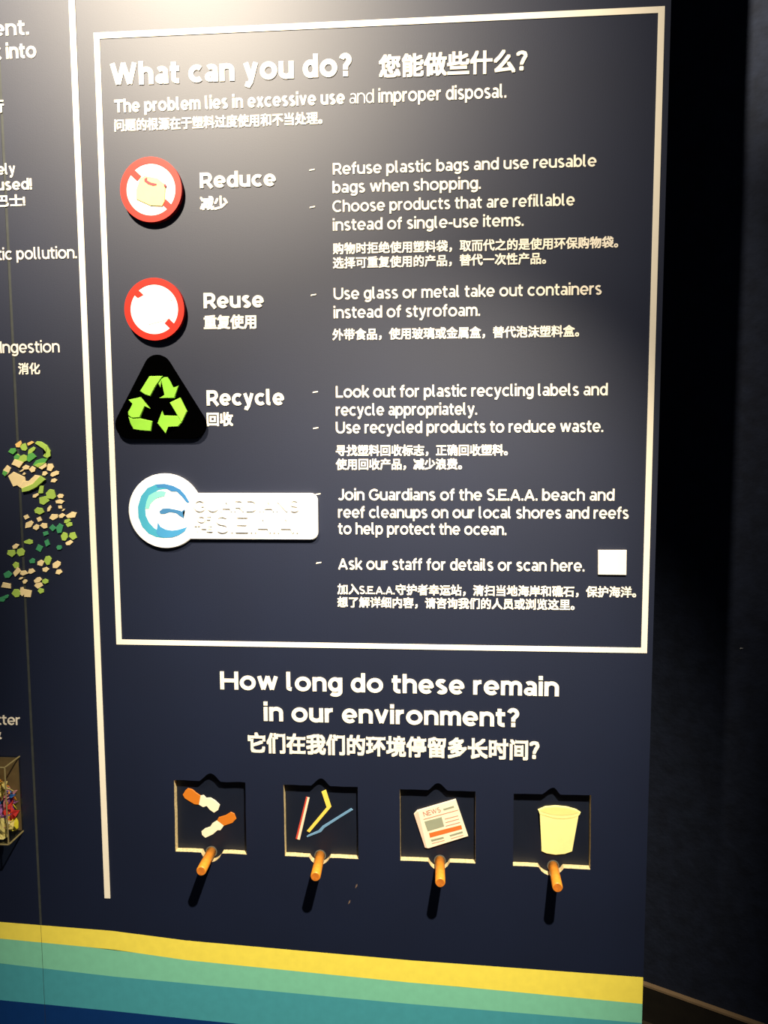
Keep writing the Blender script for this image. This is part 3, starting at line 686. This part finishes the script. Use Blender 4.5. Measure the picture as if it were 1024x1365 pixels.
ch2([(340, 318, 48, 55, 20), (372, 362, 62, 34, -20), (365, 408, 45, 28, -15), (303, 360, 40, 30, -15), (410, 512, 42, 30, 0), (405, 550, 60, 30, 0),
     (408, 586, 32, 26, 0), (430, 606, 26, 12, -30), (243, 508, 44, 26, -25), (365, 652, 60, 42, -20), (420, 644, 46, 30, -20), (485, 640, 76, 42, -10),
     (335, 596, 46, 24, -65), (180, 653, 42, 34, -15), (267, 668, 46, 32, -20), (197, 704, 66, 42, -35), (247, 722, 46, 36, -40), (300, 712, 54, 38, 0),
     (468, 826, 52, 32, -20), (108, 850, 50, 30, -25), (277, 964, 48, 42, -20), (382, 974, 62, 44, -35), (310, 1007, 46, 34, 0), (398, 1023, 46, 34, -15),
     (118, 1022, 46, 66, 20), (163, 1030, 54, 34, 0), (213, 1018, 52, 34, -10), (144, 1066, 32, 14, -25), (170, 1088, 34, 26, -30), (258, 1078, 54, 34, -25),
     (262, 1114, 56, 42, -10), (45, 1116, 74, 46, 10), (188, 1165, 60, 68, 0), (152, 1155, 40, 60, 0)], C1)
ch2([(280, 470, 42, 66, 15), (298, 540, 70, 60, 0), (348, 500, 68, 68, 30), (268, 612, 64, 46, 10), (455, 680, 46, 28, -20), (468, 702, 44, 40, 0), (436, 784, 46, 58, 10),
     (495, 780, 54, 52, 0), (195, 820, 62, 34, 0), (80, 895, 56, 54, 0), (142, 890, 54, 56, 20), (325, 945, 50, 60, 10), (110, 978, 46, 44, 10),
     (112, 1166, 60, 54, 10), (308, 1086, 42, 34, 0), (278, 1150, 42, 38, 0)], G1)
ch2([(358, 726, 46, 44, 0), (405, 730, 50, 66, 15), (310, 764, 42, 36, -25), (268, 863, 50, 52, 10), (320, 827, 42, 50, 30), (402, 858, 38, 32, -20), (220, 950, 42, 38, 0),
     (55, 1040, 60, 46, -20), (18, 1205, 46, 40, -30), (45, 1190, 36, 24, -30)], G3)

# ------------------------------------------------------------------ clear wall box of plastic litter at the left edge
def glass():
    m = bpy.data.materials.new('clear_acrylic'); m.use_nodes = True; nt = m.node_tree; nt.nodes.clear()
    out = nt.nodes.new('ShaderNodeOutputMaterial'); mx = nt.nodes.new('ShaderNodeMixShader'); fr_ = None
    tr = nt.nodes.new('ShaderNodeBsdfTransparent'); gl = nt.nodes.new('ShaderNodeBsdfGlossy')
    tr.inputs[0].default_value = (0.93, 0.94, 0.90, 1); gl.inputs['Roughness'].default_value = 0.08; mx.inputs[0].default_value = 0.07
    nt.links.new(tr.outputs[0], mx.inputs[1]); nt.links.new(gl.outputs[0], mx.inputs[2]); nt.links.new(mx.outputs[0], out.inputs[0])
    return m
GL = glass()
ka, kb = P(28, 1008), P(30, 1108); bxr = (ka.x + kb.x) / 2; bz1, bz0 = ka.z, kb.z; bd = 0.038; bxl = bxr - 0.13; t3 = 0.0022
cb = thing('litter_box', (0.5 * (bxl + bxr), -bd / 2, bz0), 'clear plastic box of colourful litter mounted on the wall at the left edge', 'display box')
boxo('side_pane', (bxr - t3, -bd, bz0), (bxr, -0.0002, bz1), GL, cb)
boxo('side_pane', (bxl, -bd, bz0), (bxl + t3, -0.0002, bz1), GL, cb)
boxo('front_pane', (bxl + t3, -bd, bz0 + t3), (bxr - t3, -bd + t3, bz1 - t3), GL, cb)
boxo('bottom_pane', (bxl + t3, -bd, bz0), (bxr - t3, -0.0002, bz0 + t3), GL, cb)
boxo('top_pane', (bxl + t3, -bd, bz1 - t3), (bxr - t3, -0.0002, bz1), GL, cb)
EDGE = mat('lit_acrylic_edge', (150, 138, 96), 0.4, 0.5, 0.05, 90)
boxo('back_card', (bxl + t3, -0.0014, bz0 + t3), (bxr - t3, -0.0002, bz1 - t3), mat('brown_card', (120, 100, 70), 0.7, 0.3, 0.2, 60), cb)
for x0_, x1_, y0_, y1_, z0_, z1_ in ((bxr - .0012, bxr + .0003, -bd - .0003, -bd + .0009, bz0, bz1), (bxr - .0012, bxr + .0003, -bd, 0, bz0 - .0004, bz0 + .0012), (bxr - .0012, bxr + .0003, -bd, 0, bz1 - .0010, bz1 + .0003),
                                     (bxl, bxr - .0012, -bd - .0003, -bd + .0009, bz0 - .0004, bz0 + .0012), (bxl, bxr - .0012, -bd - .0003, -bd + .0009, bz1 - .0010, bz1 + .0003)):
    boxo('pane_edge', (x0_, y0_, z0_), (x1_, y1_, z1_), EDGE, cb)
LC = [('yellow', (240, 224, 60)), ('blue', (50, 130, 230)), ('green', (40, 170, 80)), ('purple', (160, 100, 180)), ('white', (245, 238, 225)), ('orange', (245, 165, 60)),
      ('red', (225, 60, 60)), ('sand', (240, 222, 150)), ('pink', (240, 160, 180))]
def scrap(i, cx, cy, cz, sx, sy, sz, colr, kind, desc):
    rnd = random.Random(i * 13 + 5); bm = bmesh.new(); NX, NZ = 7, 9
    ph = [rnd.uniform(0, 6.3) for _ in range(6)]; grid = []
    for lay in (0, 1):                                   # thin folded sheet with a front and a back skin
        for a in range(NX):
            for b in range(NZ):
                u, v_ = a / (NX - 1) * 2 - 1, b / (NZ - 1) * 2 - 1
                if a in (0, NX - 1): u += 0.25 * math.sin(v_ * 5 + ph[0])
                y = 0.62 * math.sin(u * 4.2 + ph[1]) * math.cos(v_ * 3.1 + ph[2]) + rnd.uniform(-.22, .22) * (lay == 0)
                if lay == 0: grid.append(y)
                else: y = grid[a * NZ + b] + 0.16
                bm.verts.new((u + 0.25 * math.sin(v_ * 4 + ph[3]), y, v_ + 0.2 * math.sin(u * 3 + ph[4])))
    bm.verts.ensure_lookup_table(); V_ = bm.verts; n1 = NX * NZ
    for a in range(NX - 1):
        for b in range(NZ - 1):
            p = [a * NZ + b, (a + 1) * NZ + b, (a + 1) * NZ + b + 1, a * NZ + b + 1]
            bm.faces.new([V_[k] for k in p]); bm.faces.new([V_[k + n1] for k in reversed(p)])
    rim = [a * NZ for a in range(NX)] + [(NX - 1) * NZ + b for b in range(1, NZ)] + [a * NZ + NZ - 1 for a in range(NX - 2, -1, -1)] + [b for b in range(NZ - 2, 0, -1)]
    for a, b in zip(rim, rim[1:] + rim[:1]): bm.faces.new([V_[a], V_[a + n1], V_[b + n1], V_[b]])
    rot = Matrix.Rotation(rnd.uniform(-.9, .9), 3, 'Y')
    for v in bm.verts:
        p = rot @ Vector((v.co.x * sx * 1.35, v.co.y * sy * 1.5, v.co.z * sz * 1.75)); v.co = p + Vector((cx, cy, cz))
    xs = [v.co.x for v in bm.verts]; ys = [v.co.y for v in bm.verts]; zs = [v.co.z for v in bm.verts]
    sh = Vector((min(0, bxr - t3 - .0004 - max(xs)) + max(0, bxl + t3 + .0004 - min(xs)), min(0, -.0006 - max(ys)) + max(0, -bd + t3 + .0004 - min(ys)), max(0, bz0 + t3 + .0004 - min(zs))))
    for v in bm.verts: v.co += sh
    o = bm_link('plastic_scrap', bm, flatmat(LC[colr][1], 'litter_' + LC[colr][0]), None, False)
    tag(o, 'crumpled %s plastic scrap %s the clear litter box' % (LC[colr][0], desc), 'litter', 'plastic scraps in the clear wall box')
SC = [(-.008, -.008, .020, .008, .006, .010, 0, 'against the back card low in'), (-.007, -.007, .040, .006, .005, .010, 3, 'against the back card half way up'), (-.007, -.008, .060, .006, .005, .008, 5, 'against the back card high in'), (-.016, -.030, .016, .012, .006, .008, 7, 'at the lower front corner of'),
      (-.010, -.018, .012, .010, .008, .004, 7, 'low at the right side of'), (-.028, -.024, .010, .012, .007, .005, 4, 'at the bottom front of'), (-.048, -.018, .011, .011, .009, .006, 0, 'at the bottom of'),
      (-.009, -.012, .030, .005, .008, .010, 6, 'half way up the right side of'), (-.022, -.026, .030, .009, .006, .009, 3, 'behind the front pane of'), (-.040, -.022, .030, .010, .008, .009, 2, 'in the lower middle of'),
      (-.009, -.014, .050, .005, .009, .011, 8, 'in the upper right of'), (-.021, -.012, .050, .006, .007, .012, 1, 'in the upper middle of'), (-.034, -.024, .052, .006, .006, .013, 0, 'near the upper front of'),
      (-.052, -.018, .050, .010, .009, .010, 4, 'in the left half of'), (-.014, -.020, .072, .008, .008, .006, 7, 'on top of the pile in'), (-.032, -.014, .074, .008, .008, .006, 5, 'on top of the pile in'),
      (-.070, -.018, .030, .012, .010, .016, 1, 'in the left half of'), (-.072, -.018, .062, .012, .010, .012, 5, 'high in the left half of'), (-.095, -.018, .035, .012, .010, .018, 8, 'at the far left of'), (-.095, -.018, .070, .012, .010, .012, 2, 'at the far left of')]
for i, (dx, dy, dz, sx, sy, sz, c, de) in enumerate(SC): scrap(i, bxr + dx, dy, bz0 + dz, sx, sy, sz, c, 0, de)

# small chips of bare board on the panel under the straws
for i, (px, py) in enumerate(((475, 1181), (465.5, 1202.5))):
    k = 1.4
    o = prism('paint_chip', pxs([(px - k, py + 3), (px - k * .2, py - 1.5), (px + k * 1.2, py - 2.6), (px + k * .9, py + .6)]), 0.0, -0.0002, flatmat((110, 92, 80), 'scuff_brown'), main)
